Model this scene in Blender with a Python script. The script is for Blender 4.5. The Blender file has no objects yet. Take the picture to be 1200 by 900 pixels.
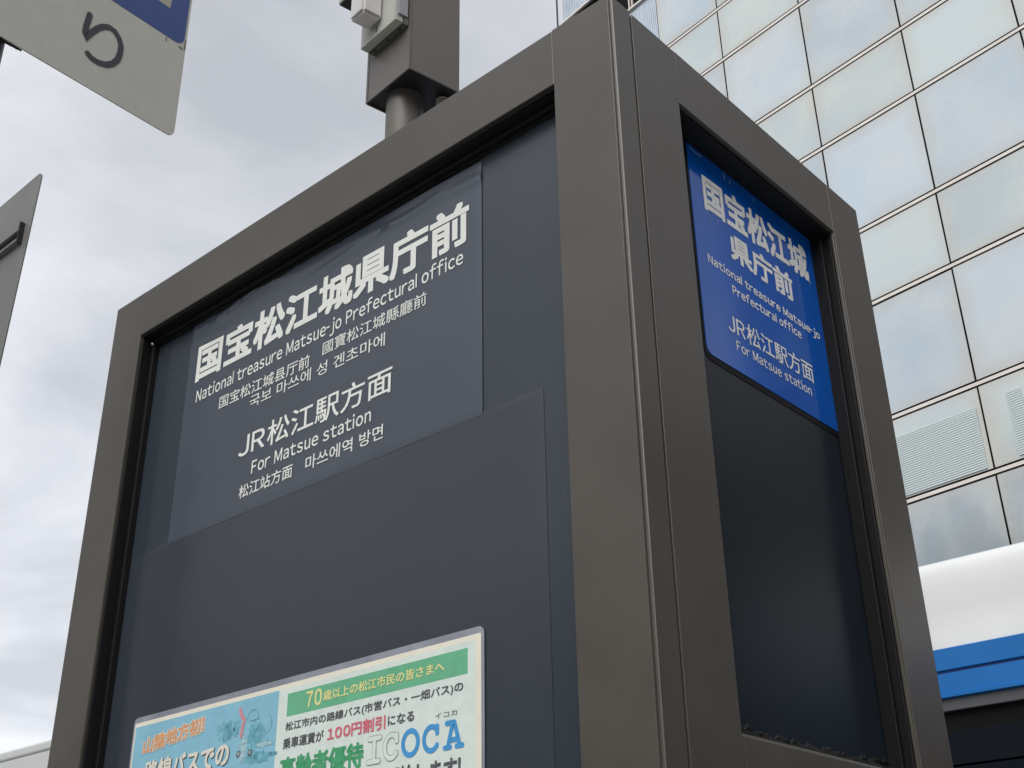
import bpy, bmesh, math, random
from mathutils import Vector, Matrix
random.seed(7)
S = bpy.context.scene
C = S.collection

# ------------------------------------------------------------------ camera
YAW, PITCH, ROLL = 0.72897, 0.47130, -0.01697
cy_, sy_, cp_, sp_ = math.cos(YAW), math.sin(YAW), math.cos(PITCH), math.sin(PITCH)
fwd = Vector((-sy_*cp_, cy_*cp_, sp_))
rgt = Vector((cy_, sy_, 0))
up = rgt.cross(fwd)
r2 = math.cos(ROLL)*rgt + math.sin(ROLL)*up
u2 = -math.sin(ROLL)*rgt + math.cos(ROLL)*up
cam_d = bpy.data.cameras.new('camera')
cam = bpy.data.objects.new('camera', cam_d)
C.objects.link(cam)
M = Matrix(((r2.x, u2.x, -fwd.x), (r2.y, u2.y, -fwd.y), (r2.z, u2.z, -fwd.z)))
cam.matrix_world = Matrix.Translation((0.57762, -0.81966, 1.60755)) @ M.to_4x4()
cam_d.sensor_width = 36
cam_d.lens = 42.31
cam_d.clip_start = 0.05
cam_d.clip_end = 2000
S.camera = cam

# ------------------------------------------------------------------ world, sun, exposure
SUN_EL, SUN_AZ = math.radians(45), math.radians(158)
W = bpy.data.worlds.new("World")
S.world = W
W.use_nodes = True
nt = W.node_tree
nt.nodes.clear()
def wn(t, **k):
    n = nt.nodes.new(t)
    for a, b in k.items(): setattr(n, a, b)
    return n
out = wn('ShaderNodeOutputWorld'); bg = wn('ShaderNodeBackground')
bg.inputs[1].default_value = 0.10
sky = wn('ShaderNodeTexSky', sky_type='NISHITA', sun_disc=False, sun_elevation=SUN_EL, sun_rotation=SUN_AZ)
sky.dust_density = 4
tc = wn('ShaderNodeTexCoord'); sep = wn('ShaderNodeSeparateXYZ')
nt.links.new(tc.outputs['Generated'], sep.inputs[0])
zc = wn('ShaderNodeMath', operation='MAXIMUM'); zc.inputs[1].default_value = 0.0
nt.links.new(sep.outputs[2], zc.inputs[0])
za = wn('ShaderNodeMath', operation='ADD'); za.inputs[1].default_value = 0.22
nt.links.new(zc.outputs[0], za.inputs[0])
dv = wn('ShaderNodeVectorMath', operation='DIVIDE')
cmb = wn('ShaderNodeCombineXYZ')
for i in range(3): nt.links.new(za.outputs[0], cmb.inputs[i])
nt.links.new(tc.outputs['Generated'], dv.inputs[0]); nt.links.new(cmb.outputs[0], dv.inputs[1])
n1 = wn('ShaderNodeTexNoise'); n1.inputs['Scale'].default_value = 2.4
n1.inputs['Detail'].default_value = 6; n1.inputs['Roughness'].default_value = 0.52; n1.inputs['Distortion'].default_value = 0.35
nt.links.new(dv.outputs[0], n1.inputs['Vector'])
rp = wn('ShaderNodeValToRGB')
rp.color_ramp.elements[0].position = 0.36; rp.color_ramp.elements[0].color = (0.545, 0.568, 0.615, 1)
rp.color_ramp.elements[1].position = 0.62; rp.color_ramp.elements[1].color = (0.80, 0.815, 0.855, 1)
e = rp.color_ramp.elements.new(0.5); e.color = (0.68, 0.70, 0.75, 1)
nt.links.new(n1.outputs[0], rp.inputs[0])
sc10 = wn('ShaderNodeVectorMath', operation='SCALE'); sc10.inputs['Scale'].default_value = 6.15
nt.links.new(rp.outputs[0], sc10.inputs[0])
hz = wn('ShaderNodeMapRange'); hz.inputs['From Min'].default_value = .12; hz.inputs['From Max'].default_value = .62
hz.inputs['To Min'].default_value = 8.0; hz.inputs['To Max'].default_value = 6.25
nt.links.new(zc.outputs[0], hz.inputs['Value']); nt.links.new(hz.outputs[0], sc10.inputs['Scale'])
mx = wn('ShaderNodeMix', data_type='RGBA'); mx.inputs[0].default_value = 0.94
nt.links.new(sky.outputs[0], mx.inputs[6]); nt.links.new(sc10.outputs[0], mx.inputs[7])
nt.links.new(mx.outputs[2], bg.inputs[0]); nt.links.new(bg.outputs[0], out.inputs[0])

sun_d = bpy.data.lights.new('sun', 'SUN'); sun_d.energy = 1.5; sun_d.angle = math.radians(50); sun_d.color = (1, 0.97, 0.93)
sun = bpy.data.objects.new('sun', sun_d); C.objects.link(sun)
sd = Vector((math.sin(SUN_AZ)*math.cos(SUN_EL), math.cos(SUN_AZ)*math.cos(SUN_EL), math.sin(SUN_EL)))
sun.rotation_euler = sd.to_track_quat('Z', 'Y').to_euler(); sun.location = (0, 0, 40)

vs = S.view_settings
vs.view_transform = 'Standard'; vs.look = 'None'; vs.exposure = 0.7; vs.gamma = 1

# ------------------------------------------------------------------ materials
def mat(name, col, rough=0.5, metal=0.0, spec=0.5, bump=None, vary=None, coat=0, coatr=.05):
    """bump = (scale, strength, distance); vary = (scale, amount) multiplies colour by noise."""
    m = bpy.data.materials.new(name); m.use_nodes = True
    t = m.node_tree; b = t.nodes['Principled BSDF']
    b.inputs['Base Color'].default_value = (*col, 1)
    b.inputs['Roughness'].default_value = rough
    b.inputs['Metallic'].default_value = metal
    b.inputs['Specular IOR Level'].default_value = spec
    b.inputs['Coat Weight'].default_value = coat
    b.inputs['Coat Roughness'].default_value = coatr
    co = t.nodes.new('ShaderNodeTexCoord')
    if vary:
        n = t.nodes.new('ShaderNodeTexNoise'); n.inputs['Scale'].default_value = vary[0]; n.inputs['Detail'].default_value = 6
        t.links.new(co.outputs['Object'], n.inputs['Vector'])
        r = t.nodes.new('ShaderNodeMapRange'); r.inputs['From Min'].default_value = .3; r.inputs['From Max'].default_value = .7
        r.inputs['To Min'].default_value = 1-vary[1]; r.inputs['To Max'].default_value = 1+vary[1]
        t.links.new(n.outputs[0], r.inputs['Value'])
        s = t.nodes.new('ShaderNodeVectorMath'); s.operation = 'SCALE'; s.inputs[0].default_value = col
        t.links.new(r.outputs[0], s.inputs['Scale']); t.links.new(s.outputs[0], b.inputs['Base Color'])
        r2_ = t.nodes.new('ShaderNodeMapRange'); r2_.inputs['From Min'].default_value = .3; r2_.inputs['From Max'].default_value = .7
        r2_.inputs['To Min'].default_value = max(0.02, rough*(1-vary[1]*1.3)); r2_.inputs['To Max'].default_value = min(1, rough*(1+vary[1]*1.3))
        t.links.new(n.outputs[0], r2_.inputs['Value']); t.links.new(r2_.outputs[0], b.inputs['Roughness'])
    if bump:
        n = t.nodes.new('ShaderNodeTexNoise'); n.inputs['Scale'].default_value = bump[0]; n.inputs['Detail'].default_value = 3
        t.links.new(co.outputs['Object'], n.inputs['Vector'])
        bp = t.nodes.new('ShaderNodeBump'); bp.inputs['Strength'].default_value = bump[1]; bp.inputs['Distance'].default_value = bump[2]
        t.links.new(n.outputs[0], bp.inputs['Height']); t.links.new(bp.outputs[0], b.inputs['Normal'])
    return m

def glass_panel_mat(name, col, cream, k):
    """Curtain wall glass: mirror coating, dirt creeping in from the joints, per panel variation."""
    m = bpy.data.materials.new(name); m.use_nodes = True
    t = m.node_tree; b = t.nodes['Principled BSDF']
    b.inputs['Metallic'].default_value = 0.0
    def N(ty, **kw):
        n = t.nodes.new(ty)
        for a, v in kw.items(): setattr(n, a, v)
        return n
    uv = N('ShaderNodeUVMap'); sp = N('ShaderNodeSeparateXYZ'); t.links.new(uv.outputs[0], sp.inputs[0])
    def edge(i):
        a = N('ShaderNodeMath', operation='SUBTRACT'); a.inputs[1].default_value = .5; t.links.new(sp.outputs[i], a.inputs[0])
        c = N('ShaderNodeMath', operation='ABSOLUTE'); t.links.new(a.outputs[0], c.inputs[0]); return c
    ex, ey = edge(0), edge(1)
    mxm = N('ShaderNodeMath', operation='MAXIMUM'); t.links.new(ex.outputs[0], mxm.inputs[0]); t.links.new(ey.outputs[0], mxm.inputs[1])
    geo = N('ShaderNodeNewGeometry')
    ns = N('ShaderNodeTexNoise'); ns.inputs['Scale'].default_value = 1.1; ns.inputs['Detail'].default_value = 5
    t.links.new(geo.outputs['Position'], ns.inputs['Vector'])
    a1 = N('ShaderNodeMath', operation='MULTIPLY_ADD'); a1.inputs[1].default_value = .26; t.links.new(ns.outputs[0], a1.inputs[0]); t.links.new(mxm.outputs[0], a1.inputs[2])
    mr = N('ShaderNodeMapRange'); mr.inputs['From Min'].default_value = .50; mr.inputs['From Max'].default_value = .70; mr.inputs['To Max'].default_value = .62
    t.links.new(a1.outputs[0], mr.inputs['Value'])
    oi = N('ShaderNodeObjectInfo')
    rr = N('ShaderNodeMapRange'); rr.inputs['To Min'].default_value = .86; rr.inputs['To Max'].default_value = 1.06
    t.links.new(oi.outputs['Random'], rr.inputs['Value'])
    sc = N('ShaderNodeVectorMath', operation='SCALE'); sc.inputs[0].default_value = col; t.links.new(rr.outputs[0], sc.inputs['Scale'])
    # hazy film on the glass
    n3 = N('ShaderNodeTexNoise'); n3.inputs['Scale'].default_value = .75; n3.inputs['Detail'].default_value = 7; n3.inputs['Distortion'].default_value = .2
    t.links.new(geo.outputs['Position'], n3.inputs['Vector'])
    m3 = N('ShaderNodeMapRange'); m3.inputs['From Min'].default_value = .36; m3.inputs['From Max'].default_value = .64; m3.inputs['To Min'].default_value = k*.12; m3.inputs['To Max'].default_value = k
    t.links.new(n3.outputs[0], m3.inputs['Value'])
    gl = N('ShaderNodeBsdfGlossy'); gl.inputs['Roughness'].default_value = .22; t.links.new(sc.outputs[0], gl.inputs['Color'])
    df = N('ShaderNodeBsdfDiffuse'); df.inputs['Color'].default_value = (*cream, 1)
    ds = N('ShaderNodeBsdfDiffuse'); ds.inputs['Color'].default_value = (.55, .50, .43, 1)
    s1 = N('ShaderNodeMixShader'); t.links.new(m3.outputs[0], s1.inputs[0]); t.links.new(gl.outputs[0], s1.inputs[1]); t.links.new(df.outputs[0], s1.inputs[2])
    s2 = N('ShaderNodeMixShader'); t.links.new(mr.outputs[0], s2.inputs[0]); t.links.new(s1.outputs[0], s2.inputs[1]); t.links.new(ds.outputs[0], s2.inputs[2])
    n4 = N('ShaderNodeTexNoise'); n4.inputs['Scale'].default_value = .8; n4.inputs['Detail'].default_value = 1
    t.links.new(geo.outputs['Position'], n4.inputs['Vector'])
    bp = N('ShaderNodeBump'); bp.inputs['Strength'].default_value = .35; bp.inputs['Distance'].default_value = .05
    t.links.new(n4.outputs[0], bp.inputs['Height']); t.links.new(bp.outputs[0], gl.inputs['Normal'])
    t.links.new(s2.outputs[0], t.nodes['Material Output'].inputs[0])
    return m

BROWN = mat('brown_powder_coat', (.078, .071, .061), .37, bump=(650, .28, .0006), vary=(7, .13), coat=.25, coatr=.2)
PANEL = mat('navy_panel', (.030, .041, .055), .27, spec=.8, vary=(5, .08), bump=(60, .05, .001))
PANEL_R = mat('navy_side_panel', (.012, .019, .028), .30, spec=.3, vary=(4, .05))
FILM = mat('grey_cover_film', (.034, .042, .056), .25, spec=.9, vary=(4, .10), bump=(300, .10, .0005))
SIGNFILM = mat('slate_sign_film', (.059, .072, .099), .25, spec=.8, vary=(5, .08), bump=(9, .04, .002))
RUBBER = mat('black_rubber', (.006, .006, .007), .55, spec=.3, bump=(150, .3, .001))
SEAL = mat('grey_sealant', (.05, .055, .07), .4, bump=(180, .6, .003))
DARK = mat('dark_void', (.008, .008, .008), .8, spec=.1)
WHITE = mat('white_print', (.78, .80, .77), .35, vary=(20, .04))
WHITE2 = mat('white_print_side', (.86, .88, .88), .5, vary=(60, .10))
BLUE = mat('blue_enamel', (.000, .100, .50), .09, spec=.28, vary=(9, .10), bump=(9, .05, .002))
LAM = mat('laminate_margin', (.27, .29, .34), .22, vary=(22, .18))
PAPER = mat('cream_paper', (.78, .75, .64), .6, vary=(30, .05))
PALE = mat('pale_print', (.66, .75, .71), .55, vary=(70, .05))
P_BLUE = mat('print_sky_blue', (.24, .50, .64), .5, vary=(25, .08))
P_TEAL = mat('print_teal', (.14, .37, .46), .5, vary=(120, .35))
P_GREEN = mat('print_green', (.14, .44, .26), .5, vary=(60, .06))
P_DGREEN = mat('print_dark_green', (.06, .33, .15), .5, vary=(150, .2))
P_YEL = mat('print_yellow', (.75, .74, .33), .5)
P_GREY = mat('print_charcoal', (.09, .09, .11), .5, vary=(150, .2))
P_RED = mat('print_red', (.62, .15, .20), .5, vary=(150, .1))
P_OR = mat('print_orange', (.66, .33, .17), .5, vary=(100, .12))
P_CREAM = mat('print_cream', (.72, .70, .62), .5)
P_LBLUE = mat('print_bright_blue', (.06, .30, .62), .5, vary=(90, .06))
P_PINK = mat('print_pink', (.62, .28, .32), .5, vary=(120, .2))
P_LGREY = mat('print_light_outline', (.30, .36, .32), .5)
ALU = mat('weathered_alu_plate', (.52, .52, .475), .42, vary=(26, .04), bump=(60, .08, .001))
ALU_BACK = mat('grey_sign_back', (.21, .21, .205), .42, metal=.3, vary=(6, .12))
SIGNBLUE = mat('faded_blue_vinyl', (.030, .070, .25), .4, vary=(12, .06))
BLACK = mat('black_paint', (.012, .012, .016), .45, bump=(80, .6, .004))
HOUSE = mat('taupe_steel', (.135, .125, .115), .45, vary=(4, .12), bump=(300, .1, .0006))
HOUSE_IN = mat('housing_underside', (.008, .009, .013), .5)
POLE = mat('grey_brown_pole', (.12, .112, .10), .5, vary=(8, .22))
BEIGE = mat('beige_plastic', (.42, .43, .39), .45, vary=(12, .08))
FROST = mat('frosted_lamp_cover', (.60, .59, .585), .35, vary=(20, .06))
ASPHALT = mat('asphalt', (.05, .05, .052), .9, bump=(120, .5, .01), vary=(2, .15))
PAVING = mat('paving_concrete', (.33, .32, .30), .85, bump=(90, .4, .004), vary=(3, .12))
KERB = mat('kerb_stone', (.33, .32, .30), .85, bump=(60, .4, .004), vary=(3, .1))
LINE = mat('road_paint', (.72, .72, .70), .7, vary=(8, .1))
GROUND = mat('ground_soil', (.16, .155, .14), .95, vary=(.3, .15))
CWGLASS = glass_panel_mat('mirror_curtain_glass', (.70, .79, .83), (.66, .70, .71), .62)
CWSHORT = glass_panel_mat('pale_spandrel_glass', (.74, .82, .82), (.62, .67, .65), .85)
JOINT = mat('dark_joint', (.012, .011, .011), .7)
TRIM = mat('beige_aluminium_trim', (.74, .70, .65), .4, metal=0, vary=(2, .08))
RIB = mat('ribbed_aluminium', (.50, .55, .60), .32, metal=.75, vary=(1.2, .15))
BWHITE = mat('bus_white_paint', (.77, .79, .79), .25, coat=.5, vary=(2.2, .07), bump=(5, .06, .004))
BBLUE = mat('bus_blue_paint', (.002, .13, .42), .4, vary=(3, .08))
BBLUE_D = mat('bus_blue_groove', (.003, .030, .16), .5)
BGREY = mat('bus_grey_gutter', (.075, .08, .09), .5)
BGLASS = mat('bus_tinted_glass', (.006, .010, .015), .10, spec=.4)
HEADER = mat('bus_dark_header', (.004, .007, .012), .5, spec=.12)
TYRE = mat('tyre', (.02, .02, .02), .85)
CHROME = mat('wheel_steel', (.45, .45, .45), .35, metal=.8)
RED = mat('tail_red', (.4, .01, .01), .2)
CONC = mat('pale_concrete', (.56, .58, .57), .8, vary=(.4, .05))
CONC2 = mat('brown_tile_wall', (.13, .11, .095), .8, vary=(.5, .15))
CONC3 = mat('grey_render_wall', (.19, .19, .18), .8, vary=(.5, .12))
WIN = mat('dark_window', (.02, .025, .03), .08)
SLAT = mat('blind_slats', (.58, .66, .67), .5)
SLATGAP = mat('blind_gaps', (.42, .50, .53), .4)

# ------------------------------------------------------------------ mesh helpers
def finish(name, bm, m, parent=None, smooth=False, loc=None):
    me = bpy.data.meshes.new(name); bm.normal_update(); bm.to_mesh(me); bm.free()
    if m: me.materials.append(m)
    if smooth:
        for p in me.polygons: p.use_smooth = True
        if hasattr(me, 'set_sharp_from_angle'): me.set_sharp_from_angle(angle=math.radians(40))
    o = bpy.data.objects.new(name, me); C.objects.link(o)
    if parent: o.parent = parent
    if loc: o.location = loc
    return o
def box(bm, x0, x1, y0, y1, z0, z1, bev=0, seg=2):
    ret = bmesh.ops.create_cube(bm, size=1)['verts']
    for v in ret:
        v.co = Vector(((x0+x1)/2 + v.co.x*(x1-x0), (y0+y1)/2 + v.co.y*(y1-y0), (z0+z1)/2 + v.co.z*(z1-z0)))
    if bev:
        es = list({e for v in ret for e in v.link_edges})
        bmesh.ops.bevel(bm, geom=es, offset=bev, segments=seg, profile=.5, affect='EDGES')
def boxo(name, m, parent, x0, x1, y0, y1, z0, z1, bev=0, seg=2, smooth=False):
    bm = bmesh.new(); box(bm, x0, x1, y0, y1, z0, z1, bev, seg)
    return finish(name, bm, m, parent, smooth)
def cyl(bm, p0, p1, r0, r1=None, n=24):
    r1 = r0 if r1 is None else r1
    p0, p1 = Vector(p0), Vector(p1); d = p1-p0
    q = d.to_track_quat('Z', 'Y').to_matrix().to_4x4()
    bmesh.ops.create_cone(bm, cap_ends=True, segments=n, radius1=r0, radius2=r1, depth=d.length,
                          matrix=Matrix.Translation((p0+p1)/2) @ q)
def empty(name, label=None, cat=None, loc=(0, 0, 0), rz=0, group=None):
    o = bpy.data.objects.new(name, None); C.objects.link(o); o.location = loc; o.rotation_euler = (0, 0, rz)
    o.empty_display_size = .1
    if label: tag(o, label, cat, group)
    return o
def tag(o, label, cat, group=None):
    o['label'] = label; o['category'] = cat
    if group: o['group'] = group
def struct(o): o['kind'] = 'structure'; return o

class Face:
    """A vertical face: origin o, horizontal direction d, outward normal n. (u, z, depth) -> point."""
    def __init__(s, o, d, n): s.o, s.d, s.n = Vector(o), Vector(d), Vector(n)
    def p(s, u, z, off=0): return s.o + s.d*u + Vector((0, 0, z)) + s.n*off
LF = Face((0, .0285, 0), (1, 0, 0), (0, -1, 0))
RF = Face((-.0320, 0, 0), (0, 1, 0), (1, 0, 0))

def rounded(u0, u1, z0, z1, r, n=6):
    pts = []
    for cx, cz, a0 in ((u1-r, z0+r, -90), (u1-r, z1-r, 0), (u0+r, z1-r, 90), (u0+r, z0+r, 180)):
        for i in range(n+1):
            a = math.radians(a0 + 90*i/n); pts.append((cx+r*math.cos(a), cz+r*math.sin(a)))
    return pts
def slab(name, m, parent, F, pts, off0, off1, bev=0):
    """Outline pts (u, z) extruded from depth off0 to off1 (off1 is the front)."""
    bm = bmesh.new()
    a = [bm.verts.new(F.p(u, z, off1)) for u, z in pts]
    b = [bm.verts.new(F.p(u, z, off0)) for u, z in pts]
    f = bm.faces.new(a)
    bm.faces.new(list(reversed(b)))
    for i in range(len(a)):
        j = (i+1) % len(a); bm.faces.new((a[i], b[i], b[j], a[j]))
    if bev: bmesh.ops.bevel(bm, geom=list(f.edges), offset=bev, segments=2, affect='EDGES')
    bmesh.ops.recalc_face_normals(bm, faces=bm.faces[:])
    return finish(name, bm, m, parent)

def raw_glyphs(body):
    cu = bpy.data.curves.new('lettering', 'FONT'); cu.body = body; cu.resolution_u = 4
    o = bpy.data.objects.new('lettering', cu); C.objects.link(o)
    me = bpy.data.meshes.new_from_object(o.evaluated_get(bpy.context.evaluated_depsgraph_get()))
    vs_ = [(v.co.x, v.co.y) for v in me.vertices]; fs = [tuple(p.vertices) for p in me.polygons]
    bpy.data.objects.remove(o); bpy.data.curves.remove(cu); bpy.data.meshes.remove(me)
    return vs_, fs
_gc = {}
SIDE = {'i': .9, 'l': .9, 't': .45, 'f': .45, 'r': .6, 'j': .5, 'J': .5, 'o': .75, 'c': .7, 'e': .75, 'a': .75, '-': .15, '1': .7}
def glyphs(body):
    """(verts, faces) of one line; ASCII letters come from the full-width glyphs, set with their own spacing."""
    V, Fc = [], []; x = 0.0; run = ''
    def add(vs_, fs, dx):
        k = len(V); V.extend((a+dx, b) for a, b in vs_); Fc.extend(tuple(i+k for i in f) for f in fs)
    i = 0
    while i < len(body):
        ch = body[i]
        if '!' <= ch <= '~' and ch not in '()':
            if ch not in _gc:
                q = raw_glyphs(chr(ord(ch)+0xFEE0)) if ch != 'l' else ([(0, 0), (.082, 0), (.082, .77), (0, .77)], [(0, 1, 2, 3)])
                _gc[ch] = ([(a*.42, b) for a, b in q[0]], q[1]) if ch == '-' else q
            vs_, fs = _gc[ch]; a = min(v[0] for v in vs_); b = max(v[0] for v in vs_); sb = .085*SIDE.get(ch, 1)
            x += sb; add(vs_, fs, x-a); x += b-a+sb; i += 1
        elif ch == ' ': x += .30; i += 1
        else:
            j = i
            while j < len(body) and not ('!' <= body[j] <= '~' and body[j] not in '()'): j += 1
            vs_, fs = raw_glyphs(body[i:j]); a = min(v[0] for v in vs_); x += .04; add(vs_, fs, x-a); x += max(v[0] for v in vs_)-a+.04; i = j
    return V, Fc
def text(body, F, u0, u1, z0, h, m, parent, off=.0006, bold=0.0, latin=False, dz=0.0, name='lettering', wrap=True):
    """One printed line, u0..u1 wide, baseline (latin) or ink bottom at z0, cap or ink height h, dz = rise over the line.
    bold = stroke gain in ems, made by laying displaced copies of the print over each other."""
    V, Fc = glyphs(body)
    xs = [v[0] for v in V]; ys = [v[1] for v in V]
    x0, x1 = min(xs)-bold, max(xs)+bold
    if latin: y0, y1 = -bold*.6, CAP+bold*.6
    else: y0, y1 = min(ys)-bold, max(ys)+bold
    sh = [(0, 0)] + ([(a*bold, b*bold) for a in (-1, 0, 1) for b in (-1, 0, 1) if a or b] if bold > .001 else [])
    verts, faces = [], []
    for k, (dx, dy) in enumerate(sh):
        n = len(verts)
        for (x, y) in V:
            t = (x+dx-x0)/(x1-x0)
            verts.append(F.p(u0+(u1-u0)*t, z0 + h*(y+dy-y0)/(y1-y0) + dz*t, off+k*.00001))
        faces += [tuple(i+n for i in f) for f in Fc]
    me = bpy.data.meshes.new(name); me.from_pydata(verts, [], faces); me.materials.append(m)
    o = bpy.data.objects.new(name, me); C.objects.link(o); o.parent = parent
    return o
CAP = max(v[1] for v in raw_glyphs('\uff2e')[0]) - min(v[1] for v in raw_glyphs('\uff2e')[0])

def stroke(bm, F, path, w, off, closed=False, n=8):
    """A flat brush stroke of width w along path with round ends."""
    P = [Vector((a, b)) for a, b in path]
    L, Rr = [], []
    k = len(P)
    for i in range(k):
        if closed: t = (P[(i+1) % k]-P[i-1])
        else: t = P[min(i+1, k-1)]-P[max(i-1, 0)]
        t.normalize(); nrm = Vector((-t.y, t.x))*w/2
        L.append(P[i]+nrm); Rr.append(P[i]-nrm)
    vl = [bm.verts.new(F.p(q.x, q.y, off)) for q in L]; vr = [bm.verts.new(F.p(q.x, q.y, off)) for q in Rr]
    for i in range(k if closed else k-1):
        j = (i+1) % k; bm.faces.new((vr[i], vr[j], vl[j], vl[i]))
    if not closed:
        for c, sgn in ((0, -1), (k-1, 1)):
            t = (P[1]-P[0]) if c == 0 else (P[-1]-P[-2]); a0 = math.atan2(t.y, t.x)
            vs_ = []
            for i in range(1, n):
                a = a0 + (math.pi/2 + math.pi*i/n if sgn < 0 else -math.pi/2 + math.pi*i/n)
                vs_.append(bm.verts.new(F.p(P[c].x+math.cos(a)*w/2, P[c].y+math.sin(a)*w/2, off)))
            if sgn < 0: bm.faces.new([vl[0]]+vs_+[vr[0]])
            else: bm.faces.new([vr[-1]]+vs_+[vl[-1]])
def arc(cx, cz, rx, rz, a0, a1, n=20):
    return [(cx+rx*math.cos(math.radians(a0+(a1-a0)*i/n)), cz+rz*math.sin(math.radians(a0+(a1-a0)*i/n))) for i in range(n+1)]

# ------------------------------------------------------------------ the setting: ground, pavement, road
def sheet(name, m, x0, x1, y0, y1, z):
    bm = bmesh.new(); vs_ = [bm.verts.new(c) for c in ((x0, y0, z), (x1, y0, z), (x1, y1, z), (x0, y1, z))]; bm.faces.new(vs_)
    return struct(finish(name, bm, m))
sheet('ground', GROUND, -700, 700, -700, 700, -.16)
sheet('road', ASPHALT, -200, 200, 2.9, 12.5, -.14)
struct(boxo('pavement', PAVING, None, -200, 200, -9, 2.75, -.155, 0))
struct(boxo('far_pavement', PAVING, None, -200, 200, 12.65, 22, -.155, -.01))
bm = bmesh.new()
for i in range(-40, 40): box(bm, i*1.0+.004, i*1.0+.996, 2.752, 2.9, -.158, .004, .01, 1)
struct(finish('kerb', bm, KERB))
bm = bmesh.new()
for i in range(-10, 10): box(bm, i*5, i*5+3, 7.6, 7.75, -.14, -.134)
struct(finish('lane_marking', bm, LINE))

# ------------------------------------------------------------------ the pillar
H = 2.6
pil = empty('information_pillar', 'large brown metal framed pillar with dark navy panels in the foreground', 'pillar', (0, 0, 0))
TT = 2.5215
boxo('core', DARK, pil, -.96, -.048, .045, .55, 0, 2.585)
# left (street side) face
boxo('stile', BROWN, pil, -1.0, -.9170, .0, .045, 0, H, .0012)
bm = bmesh.new()                                        # corner post: one folded sheet, wide bend at the corner
def post(bm, pts):
    lo = [bm.verts.new((x, y, 0)) for x, y in pts]; hi = [bm.verts.new((x, y, H)) for x, y in pts]
    for i in range(len(pts)):
        j = (i+1) % len(pts); bm.faces.new((lo[i], lo[j], hi[j], hi[i]))
    bm.faces.new(hi); bm.faces.new(list(reversed(lo)))
pts = [(-.0838, .045), (-.0838, .0006), (-.0832, 0), (-.0036, 0), (-.0030, .0006), (-.0030, .0042), (-.0010, .0046), (0, .0052)]
pts += [(0, .0365), (-.0018, .0383), (-.02, .0383), (-.02, .045)]
post(bm, pts)
finish('corner_post', bm, BROWN, pil)
boxo('top_rail', BROWN, pil, -.9169, -.0839, .0003, .045, TT, H-.0004, .0007)
boxo('bottom_rail', BROWN, pil, -.9168, -.0842, .0004, .045, .0, .14, .002)
boxo('panel', PANEL, pil, -.93, -.07, .0295, .036, .12, 2.55)
boxo('gasket', RUBBER, pil, -.9168, -.0842, .0035, .0294, TT-.0035, TT+.004, .001)
boxo('gasket', RUBBER, pil, -.9178, -.9135, .004, .0294, .14, TT-.0036, .001)
boxo('gasket', RUBBER, pil, -.9134, -.9065, .020, .0294, .14, TT-.0036, .001)
boxo('gasket', RUBBER, pil, -.9064, -.088, .018, .0294, TT-.011, TT-.0036, .001)
# ragged bead of sealant along the top gasket
def ragged(name, m, parent, F, u0, u1, z, amp, off0, off1, n=120, seed=1, base=.004):
    rnd = random.Random(seed); bm = bmesh.new(); prev = None; a = 0
    for i in range(n+1):
        u = u0+(u1-u0)*i/n; a = .7*a + .3*rnd.uniform(-1, 1)*2.2
        t, bt = z, z - base - amp*(.5+.5*a)
        cur = [bm.verts.new(F.p(u, t, off0)), bm.verts.new(F.p(u, t, off1)), bm.verts.new(F.p(u, bt+.001, off1)), bm.verts.new(F.p(u, bt, off0))]
        if prev:
            for k in range(3): bm.faces.new((prev[k], prev[k+1], cur[k+1], cur[k]))
        prev = cur
    bmesh.ops.recalc_face_normals(bm, faces=bm.faces[:])
    return finish(name, bm, m, parent, True)
ragged('sealant', RUBBER, pil, LF, -.906, -.086, TT-.010, .004, -.001, .004, 160, 3, .003)
bm = bmesh.new()
bmesh.ops.create_icosphere(bm, subdivisions=3, radius=1)
rn = random.Random(5)
for v in bm.verts:
    c = v.co; k = 1+.28*math.sin(c.x*7+c.z*5)+.15*math.sin(c.z*13)
    v.co = Vector((-.092+c.x*.0075*k, .024+c.y*.006, TT-.013+c.z*.012*k))
finish('sealant', bm, SEAL, pil, True)['label'] = 'grey smear of sealant in the corner'
bm = bmesh.new(); bmesh.ops.create_icosphere(bm, subdivisions=2, radius=.0032, matrix=Matrix.Translation((-.9085, .018, TT-.012)))
finish('screw', bm, CHROME, pil, True)
# right (side) face, seen receding
boxo('side_stile', BROWN, pil, -.045, -.0004, .0415, .1252, 0, H, .0012)
boxo('side_stile', BROWN, pil, -.045, 0, .4852, .5700, 0, H, .0006)
boxo('side_top_rail', BROWN, pil, -.045, -.0003, .1253, .4851, TT+.001, H-.0002, .0003)
boxo('side_mid_rail', BROWN, pil, -.045, -.0008, .1254, .4850, 1.655, 1.814, .004)
boxo('side_bottom_rail', BROWN, pil, -.045, -.0008, .1254, .4850, 0, .14, .002)
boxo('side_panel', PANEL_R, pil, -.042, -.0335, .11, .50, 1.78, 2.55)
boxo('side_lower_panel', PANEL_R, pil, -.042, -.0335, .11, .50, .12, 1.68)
boxo('groove_backing', DARK, pil, -.04, -.019, .038, .046, 0, 2.59)
boxo('side_gasket', RUBBER, pil, -.0333, -.006, .1253, .4850, TT-.004, TT+.004, .001)
boxo('side_gasket', RUBBER, pil, -.0333, -.006, .4815, .4856, 1.815, TT-.0041, .001)
boxo('side_gasket', RUBBER, pil, -.0333, -.016, .4740, .4814, 1.815, TT-.0041, .001)
boxo('side_gasket', RUBBER, pil, -.0333, -.004, .1248, .1275, 1.815, TT-.0041, .001)
boxo('reveal_lip', BROWN, pil, -.0055, -.0018, .4830, .4853, 1.815, TT-.0005, .0008)
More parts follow.
